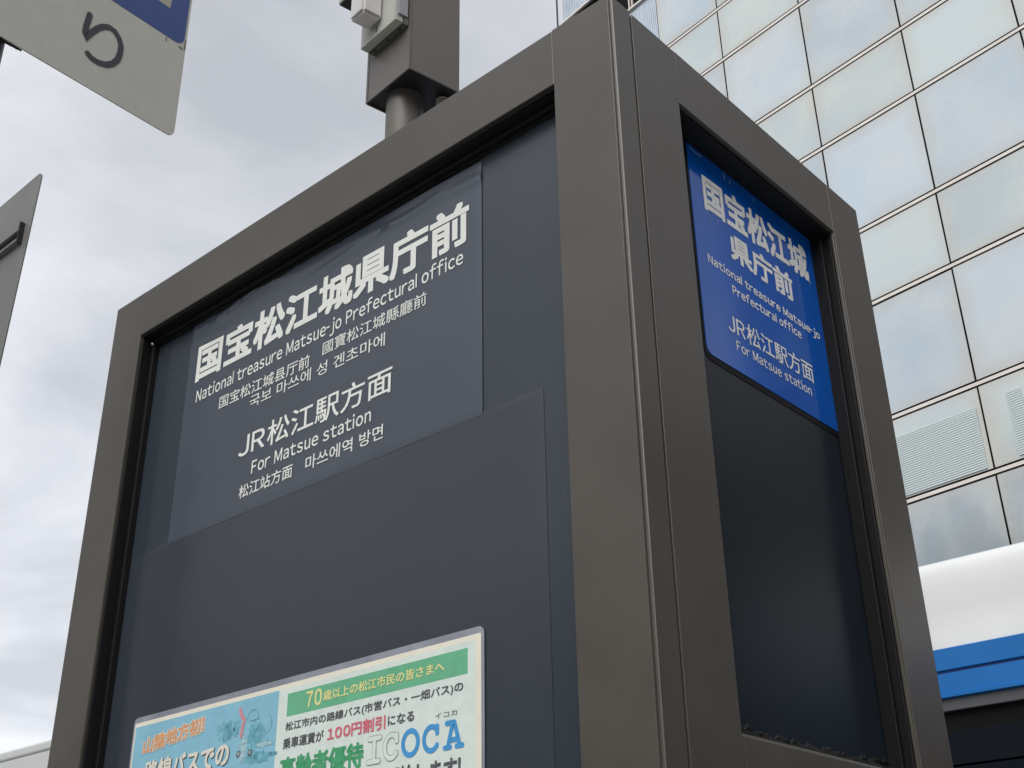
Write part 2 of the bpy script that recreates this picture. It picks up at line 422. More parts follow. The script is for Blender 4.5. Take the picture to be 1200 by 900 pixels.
RF2 = Face((-.0335, 0, 0), (0, 1, 0), (1, 0, 0))
bm = bmesh.new(); rnd = random.Random(9); prev = None; a = 0
for i in range(141):
    y = .127+(.4735-.127)*i/140; a = .75*a+.25*rnd.uniform(-1, 1)*2.2
    zt = 1.8245+.0055*(.5+.6*a)
    cur = [bm.verts.new((-.0333, y, zt)), bm.verts.new((-.029-.001*a, y, zt-.0015)), bm.verts.new((-.014+.004*a, y, 1.8148))]
    if prev:
        for k in range(2): bm.faces.new((prev[k], prev[k+1], cur[k+1], cur[k]))
    prev = cur
bmesh.ops.recalc_face_normals(bm, faces=bm.faces[:])
finish('side_sealant', bm, RUBBER, pil, True)['label'] = 'ragged black sealant along the sill'
bm = bmesh.new(); prev = None; a = 0; rnd = random.Random(10)
for i in range(141):
    y = .127+(.4735-.127)*i/140; a = .75*a+.25*rnd.uniform(-1, 1)*2.2
    zt = 1.8245+.0055*(.5+.6*a)
    cur = [bm.verts.new((-.0331, y, zt+.0030+.0015*a)), bm.verts.new((-.0318, y, zt+.0004)), bm.verts.new((-.0331, y, zt-.002))]
    if prev:
        for k in range(2): bm.faces.new((prev[k], prev[k+1], cur[k+1], cur[k]))
    prev = cur
finish('sealant_edge', bm, mat('sealant_skin', (.009, .009, .010), .5), pil, True)
# hidden faces and lid
boxo('back_panel', BROWN, pil, -.999, -.046, .552, .5690, 0, H-.001, .003)
boxo('end_panel', BROWN, pil, -.999, -.98, .046, .551, 0, H-.001, .002)
boxo('lid', BROWN, pil, -.996, -.004, .004, .566, 2.586, H-.002)
# blank cover film over the lower part of the panel
bm = bmesh.new(); nx, nz = 60, 60; x0, x1, z0, z1 = -.905, -.1370, .60, 2.1685
g = [[None]*(nz+1) for _ in range(nx+1)]
for i in range(nx+1):
    for j in range(nz+1):
        x = x0+(x1-x0)*i/nx; z = z1-(z1-z0)*(j/nz)**2
        e_ = min(x-x0, x1-x, z1-z, z-z0)
        off = .0007 - .0005*math.exp(-e_/.003) + .00012*math.exp(-((e_-.010)/.005)**2)
        off += .00010*math.sin(x*37+z*11)*math.exp(-(z1-z)/.03)
        g[i][j] = bm.verts.new((x, .0292-off, z))
for i in range(nx):
    for j in range(nz): bm.faces.new((g[i][j], g[i][j+1], g[i+1][j+1], g[i+1][j]))
bmesh.ops.recalc_face_normals(bm, faces=bm.faces[:])
f_ = finish('cover_film', bm, FILM, pil, True); f_['label'] = 'blank grey film stuck over the lower panel'

# ------------------------------------------------------------------ slate sign on the wide face
sg = empty('direction_sign', 'large slate grey stop name sign in four scripts on the wide pillar face', 'sign', (-.518, .0285, 2.16))
sgo = Vector(sg.location)
def rel(o, par):                                     # children were built in world space: keep them there
    o.matrix_parent_inverse = Matrix.Translation(-Vector(par.location)); return o
bm = bmesh.new(); nx, nz = 110, 70; x0, x1, z0, z1 = -.8150, -.2228, 2.1655, 2.508
g = [[None]*(nz+1) for _ in range(nx+1)]
for i in range(nx+1):
    for j in range(nz+1):
        s, t = i/nx, j/nz
        x = x0+(x1-x0)*s; zt = 2.5110-.0085*s
        z = z0+(zt-z0)*t; dt = zt-z
        e_ = min(x-x0, x1-x, z-z0)
        off = .0004*min(1, e_/.003)
        off += .00030*math.exp(-((z-z0-.012)/.004)**2)*(.6+.4*math.sin(x*9))       # rolled lower edge
        off += .00035*math.exp(-((x-x0-.006)/.003)**2)
        w1 = .012+.006*math.sin(x*12.0)+.004*math.sin(x*31)
        off += .0030*math.exp(-((dt-w1)/.0035)**2)*(1-min(1, max(0, (s-.72)/.2)))*(.55+.45*math.sin(x*17+1))
        off += .0016*math.exp(-((dt-.032-.012*math.sin(x*8+1))/.006)**2)*(.5+.5*math.sin(x*23))
        if dt < .010: off += .0012*(1-dt/.010)*(.5+.5*math.sin(x*21+2))
        g[i][j] = bm.verts.new((x, .0284-off, z))
for i in range(nx):
    for j in range(nz): bm.faces.new((g[i][j], g[i+1][j], g[i+1][j+1], g[i][j+1]))
sheet_o = rel(finish('sign_film', bm, SIGNFILM, sg, True), sg)
sheet_o['label'] = 'slate film wrinkled along its top edge'
T = lambda *a, **k: rel(text(*a, **k), sg)
T('国宝松江城県庁前', LF, -.7930, -.2425, 2.4045, .0620, WHITE, sg, .0011, .030, dz=-.0075)
T('National treasure Matsue-jo Prefectural office', LF, -.7850, -.2520, 2.3705, .0187, WHITE, sg, .0011, .012, True)
T('国宝松江城县厅前', LF, -.7249, -.5285, 2.3400, .0193, WHITE, sg, .0011, .007, dz=-.005)
T('國寶松江城縣廳前', LF, -.5030, -.3125, 2.3415, .0190, WHITE, sg, .0011, .004, dz=-.002)
T('국보 마쓰에 성 겐초마에', LF, -.6525, -.3838, 2.3165, .0185, WHITE, sg, .0011, .004, dz=-.005)
T('JR松江駅方面', LF, -.6676, -.3685, 2.2460, .0362, WHITE, sg, .0011, .009, dz=-.002)
T('For Matsue station', LF, -.6350, -.4035, 2.2170, .0177, WHITE, sg, .0011, .012, True)
T('松江站方面', LF, -.6578, -.5480, 2.1875, .0188, WHITE, sg, .0011, .009)
T('마쓰에역 방면', LF, -.5225, -.3810, 2.1875, .0188, WHITE, sg, .0011, .007)

# ------------------------------------------------------------------ blue sign on the narrow face
bs = empty('direction_sign', 'glossy bright blue stop name sign on the narrow side face of the pillar', 'sign', (-.032, .333, 2.23))
rel(slab('sign_plate', BLUE, bs, RF, rounded(.1835, .4825, 2.2312, 2.5235, .010), -.0014, 0, .0004), bs)
rel(slab('plate_gasket_shadow', RUBBER, bs, RF, rounded(.1800, .4738+.012, 2.2235, 2.519, .012), -.00145, -.0007), bs)  # black slab showing past the plate: gasket with its shadow painted in
T = lambda *a, **k: rel(text(*a, **k), bs)
T('国宝松江城', RF, .2095, .4560, 2.4335, .0535, WHITE2, bs, .0004, .032, dz=.008)
T('県庁前', RF, .2583, .4050, 2.3865, .0405, WHITE2, bs, .0004, .030, dz=.002)
T('National treasure Matsue-jo', RF, .2045, .4612, 2.3574, .0113, WHITE2, bs, .0004, .020, True)
T('Prefectural office', RF, .2520, .4100, 2.3358, .0115, WHITE2, bs, .0004, .020, True, dz=.0026)
T('JR松江駅方面', RF, .2336, .4272, 2.2772, .0275, WHITE2, bs, .0004, .006, dz=.004)
T('For Matsue station', RF, .2470, .4160, 2.2586, .0124, WHITE2, bs, .0004, .008, True, dz=.002)
SCR = mat('bare_scratch', (.30, .40, .60), .5)
for (u, z, l, w, sl_) in ((.222, 2.428, .002, .0012, .4), (.236, 2.431, .012, .0009, -.1), (.214, 2.424, .009, .001, .8), (.2075, 2.458, .002, .002, 0),
                          (.197, 2.512, .030, .0016, 0.0), (.262, 2.5125, .006, .0022, .3), (.275, 2.509, .004, .0020, .2), (.330, 2.512, .006, .0010, .2), (.455, 2.444, .004, .003, 0)):
    bm = bmesh.new()                                  # chips and drips on the enamel
    if l > .02: stroke(bm, RF, [(u-.008, z), (u+.004, z-.001), (u+.016, z-.0005)], w, .0006)
    else: stroke(bm, RF, [(u, z), (u+sl_*l, z-l)], w, .0006)
    rel(finish('scratch', bm, SCR, bs), bs)

# ------------------------------------------------------------------ laminated poster
po = empty('notice_poster', 'laminated pale green and sky blue bus fare poster low on the wide face', 'poster', (-.53, .0285, 1.50))
def sl(name, m, pts, a, b): return rel(slab(name, m, po, LF, pts, a, b), po)
sl('laminate', LAM, rounded(-.8400, -.2205, 1.4960, 1.9348, .008), .0014, .0018)
sl('paper', PAPER, rounded(-.8365, -.2245, 1.5000, 1.9278, .001, 1), .0018, .0020)
sl('printed_area', PALE, [(-.5402, 1.506), (-.2318, 1.506), (-.2318, 1.9225), (-.5402, 1.9225)], .0020, .0022)
sl('blue_area', P_BLUE, [(-.8335, 1.506), (-.5405, 1.506), (-.5405, 1.9225), (-.8335, 1.9225)], .0020, .0022)
sl('green_band', P_GREEN, [(-.5240, 1.8905), (-.2424, 1.8905), (-.2424, 1.9160), (-.5240, 1.9160)], .0022, .0023)
T = lambda *a, **k: rel(text(*a, **k), po)
O1, O2 = .0026, .0028
T('70', LF, -.4905, -.4635, 1.8948, .0182, P_YEL, po, O1, .02)
T('歳以上の松江市民の皆さまへ', LF, -.4610, -.2744, 1.8980, .0112, P_YEL, po, O1, .018)
T('松江市内の路線バス(市営バス・一畑バス)の', LF, -.5243, -.2482, 1.8732, .0112, P_GREY, po, O1, .018)
T('乗車運賃が', LF, -.5265, -.4570, 1.8552, .0118, P_GREY, po, O1, .018)
T('100円割引', LF, -.4510, -.3592, 1.8540, .0142, P_RED, po, O1, .030)
T('になる', LF, -.3557, -.3167, 1.8560, .0105, P_GREY, po, O1, .02)
T('高齢者優待', LF, -.5290, -.3912, 1.8203, .0262, P_DGREEN, po, O1, .035)
T('イコカ', LF, -.2870, -.2562, 1.8530, .0052, P_GREY, po, O1, 0)
T('を開始します!', LF, -.3750, -.2510, 1.7905, .0240, P_GREY, po, O1, .03)
T('山陰地方初!', LF, -.8120, -.6800, 1.8848, .0212, P_CREAM, po, O1, .085, dz=.0105)
T('山陰地方初!', LF, -.8105, -.6815, 1.8858, .0196, P_OR, po, O2, .03, dz=.0105)
T('路線バスでの', LF, -.7995, -.6252, 1.8465, .0290, P_GREY, po, O1, .03, dz=.003)
T('路線バスでの', LF, -.8010, -.6265, 1.8475, .0290, P_CREAM, po, O2, .028, dz=.003)
def word(paths, w, m, off=O1, name='lettering'):
    bm = bmesh.new()
    for i, p in enumerate(paths): stroke(bm, LF, p, w, off+i*.00002)
    return rel(finish(name, bm, m, po), po)
zb, zt = 1.8235, 1.8465
def Ipath(u0, u1, lean=0): 
    um = (u0+u1)/2; return [[(u0+.002, zt), (u1-.001, zt)], [(um, zt), (um, zb)], [(u0+.001, zb), (u1-.002, zb)]]
def Cpath(u0, u1):
    c = (u0+u1)/2; r = (u1-u0)/2-.001
    return [arc(c, (zb+zt)/2, r, (zt-zb)/2, 42, 322, 26), [(c+r*.80, zt-.0005), (c+r*.80, zt-.0070)]]
for m_, w_, off_ in ((P_LGREY, .0062, O1), (PALE, .0046, O2)):
    word(Ipath(-.3846, -.3654), w_, m_, off_); word(Cpath(-.3600, -.3385), w_, m_, off_)
bm = bmesh.new(); stroke(bm, LF, arc(-.3214, 1.835, .0108, .0117, 0, 348, 29), .0052, O1, closed=True); rel(finish('lettering', bm, P_LBLUE, po), po)
word(Cpath(-.3030, -.2805), .0052, P_LBLUE)
word([[(-.2730, zb), (-.2655, zb)], [(-.2690, zb), (-.2620, zt), (-.2600, zt), (-.2525, zb)], [(-.2570, zb), (-.2490, zb)], [(-.2660, 1.8300), (-.2560, 1.8300)], [(-.2705, zt), (-.2600, zt)]], .0050, P_LBLUE)
# printed sea picture
def blob(cu, cz, ru, rz, m, off, seed, n=26, rough=.35, name='printed_wave'):
    rnd = random.Random(seed); pts = []
    for i in range(n):
        a = 2*math.pi*i/n; k = 1+rough*rnd.uniform(-1, 1)
        pts.append((cu+ru*k*math.cos(a), cz+rz*k*math.sin(a)))
    bm = bmesh.new(); c = bm.verts.new(LF.p(cu, cz, off)); v = [bm.verts.new(LF.p(u, z, off)) for u, z in pts]
    for i in range(n): bm.faces.new((c, v[i], v[(i+1) % n]))
    return rel(finish(name, bm, m, po), po)
P_TEAL2 = mat('print_soft_teal', (.19, .44, .54), .5, vary=(200, .3))
P_FOAM = mat('print_foam', (.34, .52, .58), .5, vary=(300, .3))
blob(-.642, 1.8925, .013, .0095, P_TEAL2, .0024, 1); blob(-.632, 1.889, .009, .012, P_TEAL, .0025, 2); blob(-.616, 1.8915, .006, .009, P_TEAL, .0025, 3)
blob(-.576, 1.878, .021, .016, P_TEAL2, .0024, 4, rough=.25); blob(-.580, 1.876, .014, .013, P_TEAL, .0025, 5)
blob(-.572, 1.853, .030, .006, P_TEAL, .0024, 6); blob(-.600, 1.868, .008, .016, P_FOAM, .00245, 7); blob(-.561, 1.866, .018, .003, P_FOAM, .0026, 8)
for (u, z) in ((-.5865, 1.8600), (-.6080, 1.8610)): blob(u, z, .0040, .0036, P_GREY, .0027, 11, rough=.12, name='printed_wheel'); blob(u, z, .0026, .0024, P_LGREY, .00275, 12, rough=.2, name='printed_wheel')
word([[(-.6115, 1.9120), (-.6075, 1.9040), (-.6020, 1.8985)], [(-.6030, 1.8955), (-.6045, 1.8900), (-.6060, 1.8810)]], .0052, P_PINK, .00265, 'printed_ribbon')
word([arc(-.586, 1.900, .010, .008, -20, 200, 14), [(-.592, 1.896), (-.574, 1.896)], arc(-.558, 1.888, .008, .010, -120, 80, 12), [(-.590, 1.884), (-.575, 1.885), (-.570, 1.880)]], .0007, P_TEAL, .0027, 'printed_outline')

# ------------------------------------------------------------------ steel housing on its pole behind the pillar
hs = empty('pole_housing', 'taupe square steel housing on a round pole rising behind the pillar', 'equipment pole', (-1.168, .765, 0))
RZ = math.radians(80.14-90)
corner = Vector((-1.082, .687))
hs.rotation_euler = (0, 0, 0)
da = Vector((math.cos(math.radians(174.8)), math.sin(math.radians(174.8)), 0)); db = Vector((math.cos(math.radians(80.1)), math.sin(math.radians(80.1)), 0))
HF = Face((corner.x, corner.y, 0), da, (-db.x, -db.y, 0))        # wide face, u runs left
def prism4(name, m, parent, u0, u1, v0, v1, z0, z1, bev=0):
    bm = bmesh.new(); vs_ = []
    for z in (z0, z1):
        for u, v in ((u0, v0), (u1, v0), (u1, v1), (u0, v1)):
            q = Vector((corner.x, corner.y, z)) + da*u + db*v; vs_.append(bm.verts.new(q))
    for f in ((3, 2, 1, 0), (4, 5, 6, 7), (0, 1, 5, 4), (1, 2, 6, 5), (2, 3, 7, 6), (3, 0, 4, 7)): bm.faces.new([vs_[i] for i in f])
    bmesh.ops.recalc_face_normals(bm, faces=bm.faces[:])
    if bev: bmesh.ops.bevel(bm, geom=bm.edges[:], offset=bev, segments=2, affect='EDGES')
    return rel(finish(name, bm, m, parent, False), parent)
prism4('housing_shell', HOUSE, hs, 0, .177, 0, .004, 3.6, 4.75, .0015)
prism4('housing_shell', HOUSE, hs, 0, .004, .0042, .149, 3.6, 4.75, .0015)
prism4('housing_shell', HOUSE, hs, .173, .177, .0042, .149, 3.6, 4.75, .001)
prism4('housing_shell', HOUSE, hs, .0042, .1728, .145, .149, 3.6, 4.75, .001)
prism4('housing_bottom', HOUSE_IN, hs, .0042, .1728, .0042, .1448, 3.606, 3.612)
prism4('housing_top', HOUSE, hs, .0042, .1728, .0042, .1448, 4.74, 4.745)
prism4('cover_seam', HOUSE_IN, hs, .166, .1672, -.0008, .002, 3.605, 4.74)
bm = bmesh.new(); cyl(bm, (-1.180, .765, 0), (-1.180, .765, 3.608), .0462, n=40)
rel(finish('pole', bm, POLE, hs, True), hs)
bm = bmesh.new()
for k in range(3):
    z = 3.583+k*.008
    for s in range(24):
        a, b = 2*math.pi*s/24, 2*math.pi*(s+1)/24
        cyl(bm, (-1.108+.015*math.cos(a), .826+.015*math.sin(a), z), (-1.108+.015*math.cos(b), .826+.015*math.sin(b), z), .0025, n=6)
rel(finish('cable_gland', bm, mat('ivory_plastic', (.42, .40, .34), .5), hs, True), hs)
bm = bmesh.new(); cyl(bm, (-1.108, .826, 3.56), (-1.108, .826, 3.61), .009, n=12)
rel(finish('cable', bm, BLACK, hs, True), hs)
# light unit fixed on the housing
lt = empty('light_unit', 'beige wall light with frosted cube cover fixed to the steel housing', 'light', (-1.20, .68, 3.76))
prism4('mounting_plate', BEIGE, lt, .0080, .1520, -.038, -.0155, 3.740, 4.22, .002)
prism4('mounting_frame', mat('dirty_grey_frame', (.10, .10, .09), .6, vary=(40, .4)), lt, .0060, .1500, -.0150, -.001, 3.737, 4.22, .0015)
prism4('side_trim', mat('pale_grey_trim', (.30, .31, .34), .5), lt, .0025, .0078, -.032, -.006, 3.76, 4.22, .001)
prism4('bracket', BEIGE, lt, .1000, .1780, -.0920, -.0385, 3.880, 4.22, .002)
prism4('bracket_shade', HOUSE_IN, lt, .1210, .1760, -.0900, -.0400, 3.8770, 3.8795)  # thin black plate standing in for shade under the bracket
prism4('frosted_cover', FROST, lt, .0600, .1190, -.0960, -.0385, 3.776, 3.90, .007)
prism4('catch', P_GREY, lt, .083, .087, -.0390, -.0382, 3.753, 3.770)
for u in (.025, .075, .125): prism4('drain_hole', DARK, lt, u, u+.005, -.0120, -.0070, 3.7362, 3.7368)

# ------------------------------------------------------------------ hanging stop plate upper left (the plate faces right)
o0 = Vector((-1.17165, .14990, 3.15156)); dd = Vector((-.05207, .99864, 0)); nn = Vector((dd.y, -dd.x, 0))
SF = Face(o0, dd, nn)
sp = empty('stop_sign', 'weathered grey and blue stop plate with one hiragana letter on black post', 'sign', (o0.x, o0.y-.38, 0))
def rs(o): return rel(o, sp)
rs(slab('plate', ALU, sp, SF, [(a-.004 if i > 6 else a, b) for i, (a, b) in enumerate(rounded(-.62, .0, -.0235, .85, .016))], -.003, 0, .0006))
rs(slab('blue_field', SIGNBLUE, sp, SF, rounded(-.60, -.0070, .2055, .83, .022), .0001, .0006))
rs(slab('white_mark', mat('aged_cream_vinyl', (.42, .41, .33), .5), sp, SF, [(-.0500, .2790), (-.0440, .42), (-.30, .42), (-.30, .2770)], .0006, .0009))
bm = bmesh.new()
pth = [(-.2155, .1385), (-.2170, .122), (-.2185, .105), (-.2183, .090), (-.2155, .0785), (-.2085, .0960), (-.1960, .1180), (-.1850, .1310), (-.1720, .1385), (-.1600, .1370), (-.1490, .1270), (-.1425, .1130), (-.1415, .0960), (-.1445, .0760), (-.1530, .0600), (-.1660, .0490), (-.1820, .0435), (-.1960, .0440), (-.2055, .0490)]
stroke(bm, SF, pth, .0125, .0010)
rs(finish('lettering', bm, mat('faded_black_vinyl', (.045, .045, .055), .5), sp))
RUST = mat('rust_stain', (.09, .08, .06), .8)
for a, b, w in (((-.0490, .2010), (-.0485, .1930), .0022), ((-.016, .199), (-.010, .198), .003), ((-.0035, .225), (-.0045, .200), .002)):
    bm = bmesh.new(); stroke(bm, SF, [a, b], w, .0009); rs(finish('stain', bm, RUST, sp))
bm = bmesh.new(); cyl(bm, SF.p(-.378, -o0.z, -.036), SF.p(-.378, .9, -.036), .033, n=32)
rs(finish('post', bm, BLACK, sp, True))
bm = bmesh.new(); rnd = random.Random(2)
for k in range(9):
    c = SF.p(-.356-.006*rnd.random(), -.028-.012*k, -.03)
    bmesh.ops.create_icosphere(bm, subdivisions=1, radius=.005+.004*rnd.random(), matrix=Matrix.Translation(c))
for k in range(10):
    c = SF.p(-.36+.004*k, -.019-.0015*rnd.random(), -.010)
    bmesh.ops.create_icosphere(bm, subdivisions=1, radius=.006-.0004*k, matrix=Matrix.Translation(c))
rs(finish('clamp_band', bm, BLACK, sp, True))

# ------------------------------------------------------------------ grey sign seen from the back, left edge
k_ = 1.02/1.82
def gp(x, z): return (.5776+(x-.5776)*k_, 1.6076+(z-1.6076)*k_)
GF = Face((0, .20, 0), (1, 0, 0), (0, -1, 0))
gs = empty('sign_board', 'bare grey metal sign board seen from behind with a channel rail', 'sign', (-2.20, .20, 0))
A = gp(-3.784, 4.870); B = gp(-3.85, 3.50)
top = rounded(A[0]-.60, A[0], B[1]-.05, A[1], .022)
lean = (A[0]-B[0])/(A[1]-B[1])
top = [(u-(A[1]-z)*lean, z+(u-A[0])*.022) for u, z in top]
rel(slab('plate', ALU_BACK, gs, GF, top, -.003, 0, .0008), gs)
rz0 = gp(-3.848, 4.560)
for (za_, zb_, d0, d1, m_) in ((.040, .034, .0, .012, ALU_BACK), (.010, .004, .0, .012, ALU_BACK), (.034, .010, .0, .004, HOUSE_IN)):
    rel(boxo('channel_rail', m_, gs, A[0]-.56, rz0[0]-.006, .20-d1-.0005, .20-d0-.0005, rz0[1]-.002+zb_-.02, rz0[1]-.002+za_-.02), gs)
rel(boxo('rail_end', BLACK, gs, rz0[0]-.0062, rz0[0]-.002, .187, .1995, rz0[1]-.025, rz0[1]+.035), gs)
bm = bmesh.new(); cyl(bm, (A[0]-.42, .155, 0), (A[0]-.42, .155, A[1]+.05), .030, n=28)
rel(finish('post', bm, ALU_BACK, gs, True), gs)

# ------------------------------------------------------------------ bus behind the pillar
bu = empty('bus', 'white city bus with blue band above dark windows behind the pillar', 'bus', (-3.5, 4.7, -.14))
BX0, BX1, BY = -9.0, 1.7, 3.50
def rb(o): return rel(o, bu)
def section(name, m, prof, x0=BX0, x1=BX1, smooth=True):
    """Profile (y, z) run along the bus, closed by end caps."""
    bm = bmesh.new(); a = [bm.verts.new((x0, y, z)) for y, z in prof]; b = [bm.verts.new((x1, y, z)) for y, z in prof]
    n = len(prof)
    for i in range(n): j = (i+1) % n; bm.faces.new((a[i], a[j], b[j], b[i]))
    bm.faces.new(a); bm.faces.new(list(reversed(b)))
    bmesh.ops.recalc_face_normals(bm, faces=bm.faces[:])
    return rb(finish(name, bm, m, bu, smooth))
YB = BY+2.4
prof = [(BY+.012, 2.7285)] + [(BY+.012+.002*math.sin(t), 2.74+.26*t/6) for t in range(7)]
for i in range(1, 9):
    a = math.radians(180-80*i/8); prof.append((BY+.084+.07*math.cos(a), 3.005+.066*math.sin(a)))
prof += [(BY+.35, 3.105), (BY+1.2, 3.13), (YB-.35, 3.105), (YB-.09, 3.07), (YB-.012, 3.0), (YB-.012, 2.7285)]
section('roof', BWHITE, prof)
section('blue_band', BBLUE, [(BY+.010, 2.7280), (BY+.002, 2.724), (BY, 2.648), (BY+.010, 2.644), (BY+.05, 2.644), (YB-.05, 2.644), (YB, 2.648), (YB, 2.724), (YB-.01, 2.728)], smooth=False)
section('band_groove', BBLUE_D, [(BY+.008, 2.6435), (BY+.008, 2.6365), (YB-.008, 2.6365), (YB-.008, 2.6435)], smooth=False)
section('blue_band', BBLUE, [(BY+.004, 2.636), (BY+.002, 2.566), (BY-.012, 2.560), (BY-.012, 2.548), (BY+.01, 2.544), (YB-.01, 2.544), (YB+.012, 2.548), (YB+.012, 2.560), (YB-.002, 2.566), (YB-.004, 2.636)], smooth=False)
section('gutter', BGREY, [(BY+.004, 2.5435), (BY+.004, 2.504), (YB-.004, 2.504), (YB-.004, 2.5435)], smooth=False)
section('window_header', DARK, [(BY+.028, 2.5035), (BY+.028, 2.432), (YB-.028, 2.432), (YB-.028, 2.5035)], smooth=False)
section('window_band', HEADER, [(BY+.012, 2.4315), (BY+.012, 2.318), (YB-.012, 2.318), (YB-.012, 2.4315)], smooth=False)
section('lower_body', BWHITE, [(BY, 1.30), (BY, .28), (BY+.03, .20), (YB-.03, .20), (YB, .28), (YB, 1.30)], smooth=False)
section('stripe', BBLUE, [(BY-.004, .95), (BY-.004, .62), (YB+.004, .62), (YB+.004, .95)], BX0+.02, BX1-.02, False)
section('cabin', DARK, [(BY+.06, 2.3175), (BY+.06, 1.3005), (YB-.06, 1.3005), (YB-.06, 2.3175)], BX0+.06, BX1-.06, False)
nw = 9; wx = (BX1-BX0-.24)/nw
for i in range(nw):
    x = BX0+.12+wx*i
    for y0, y1 in ((BY+.010, BY+.018), (YB-.018, YB-.010)):
        rb(boxo('window', BGLASS, bu, x+.03, x+wx-.03, y0, y1, 1.302, 2.310))
    rb(boxo('window_pillar', DARK, bu, x-.029, x+.029, BY+.014, YB-.014, 1.302, 2.315))
rb(boxo('windscreen', BGLASS, bu, BX0-.012, BX0+.0, BY+.12, YB-.12, 1.15, 2.50, .004))
rb(boxo('rear_window', BGLASS, bu, BX1, BX1+.012, BY+.3, YB-.3, 1.6, 2.45, .004))
for y in (BY+.2, YB-.2):
    rb(boxo('tail_light', RED, bu, BX1, BX1+.02, y-.06, y+.06, .9, 1.2, .008))
    rb(boxo('headlight', FROST, bu, BX0-.02, BX0, y-.09, y+.09, .55, .75, .02))
for x in (BX0+2.4, BX1-3.0):
    for y, s in ((BY+.02, 1), (YB-.02, -1)):
        bm = bmesh.new(); cyl(bm, (x, y-.03*s, .34), (x, y+.25*s, .34), .48, n=36)
        w_ = rb(finish('wheel', bm, TYRE, bu, True))
        bm = bmesh.new(); cyl(bm, (x, y-.034*s, .34), (x, y+.02*s, .34), .27, .24, n=24)
        rm = finish('rim', bm, CHROME, w_, True); rm.matrix_parent_inverse = Matrix.Identity(4)
rb(boxo('roof_unit', BWHITE, bu, -6.5, -4.2, BY+.5, YB-.5, 3.10, 3.28, .05))

# ------------------------------------------------------------------ mirror-glass office building
BT = -0.1454
bd = empty('office_building', 'tall mirror glass office building with gridded curtain wall at the right', 'building', (3, 14, 0), BT)
sL = -16.06
ms = [-16.06, -13.13] + [-11.54+1.862*i for i in range(6)]
sR = ms[-1]
# rows (bottom, top, kind)
lv = [19.349, 18.034, 16.082, 14.701, 12.73, 11.355, 9.349, 7.986]
zs = [0.0, 1.25, 2.62, 4.62, 5.985] + sorted(lv)
z = 21.30; step = [1.36, 1.98]; i = 0
zs.append(z)
while z < 33: z += step[i % 2]; i += 1; zs.append(round(z, 3))
ZT = zs[-1]
boxo('wall', JOINT, bd, sL+.05, sR-.02, .10, 16, 0, ZT+.2)
def panel_mesh(w, h, seed, m):
    rnd = random.Random(seed); bm = bmesh.new(); n = 6; uvl = bm.loops.layers.uv.new('UVMap')
    bulge = rnd.uniform(-.010, .010); tx, tz = rnd.uniform(-.006, .006), rnd.uniform(-.006, .006)
    g = [[bm.verts.new((w*i/n, bulge*math.sin(math.pi*i/n)*math.sin(math.pi*j/n)+tx*(i/n-.5)+tz*(j/n-.5), h*j/n)) for j in range(n+1)] for i in range(n+1)]
    for i in range(n):
        for j in range(n):
            f = bm.faces.new((g[i][j], g[i+1][j], g[i+1][j+1], g[i][j+1]))
            for l, (a, b) in zip(f.loops, ((i, j), (i+1, j), (i+1, j+1), (i, j+1))): l[uvl].uv = (a/n, b/n)
    bm.normal_update()
    me = bpy.data.meshes.new('glass_panel'); bm.to_mesh(me); bm.free(); me.materials.append(m)
    for p in me.polygons: p.use_smooth = True
    return me
cache = {}
rnd = random.Random(3)
for j in range(len(zs)-1):
    z0, z1 = zs[j], zs[j+1]; short = (z1-z0) < 1.6
    if z0 < 4: continue
    for i in range(1, len(ms)-1):
        if i > 11: continue
        w = ms[i+1]-ms[i]-.030; h = z1-z0-.115
        key = (round(w, 2), round(h, 2), rnd.randrange(6))
        if key not in cache: cache[key] = panel_mesh(w, h, hash(key) % 9973, CWSHORT if short else CWGLASS)
        o = bpy.data.objects.new('glass_panel', cache[key]); C.objects.link(o); o.parent = bd
        o.location = (ms[i]+.015, 0, z0+.0575)
# shared trims: two beige bars with dark joints at each floor line
bm = bmesh.new(); box(bm, -13.13, sR, -.005, .02, -.027, .026); me_a = finish('sill_bar', bm, TRIM, bd, False)
me_a.location = (0, 0, zs[3])
bar = me_a.data
for z in zs[4:-1]:
    o = bpy.data.objects.new('sill_bar', bar); C.objects.link(o); o.parent = bd; o.location = (0, 0, z)
boxo('base_wall', CONC2, bd, sL-.02, sR, -.03, .09, 0, 4.6)
boxo('parapet', TRIM, bd, sL-.05, sR, -.06, .3, ZT, ZT+.5)
# venetian blinds seen in one pale panel and as a strip in the next
def blind(s0, s1, z0, z1):
    bm = bmesh.new(); n = int((z1-z0)/.034)
    for k in range(n):
        z = z0+(z1-z0)*k/n; box(bm, s0, s1, -.019, -.0125, z, z+(z1-z0)/n*.76)
    o = finish('blind', bm, SLAT, bd); o['kind'] = 'stuff'; return o
blind(-9.64, -7.90, 8.07, 9.02)
blind(-7.42, -7.20, 8.09, 9.06)
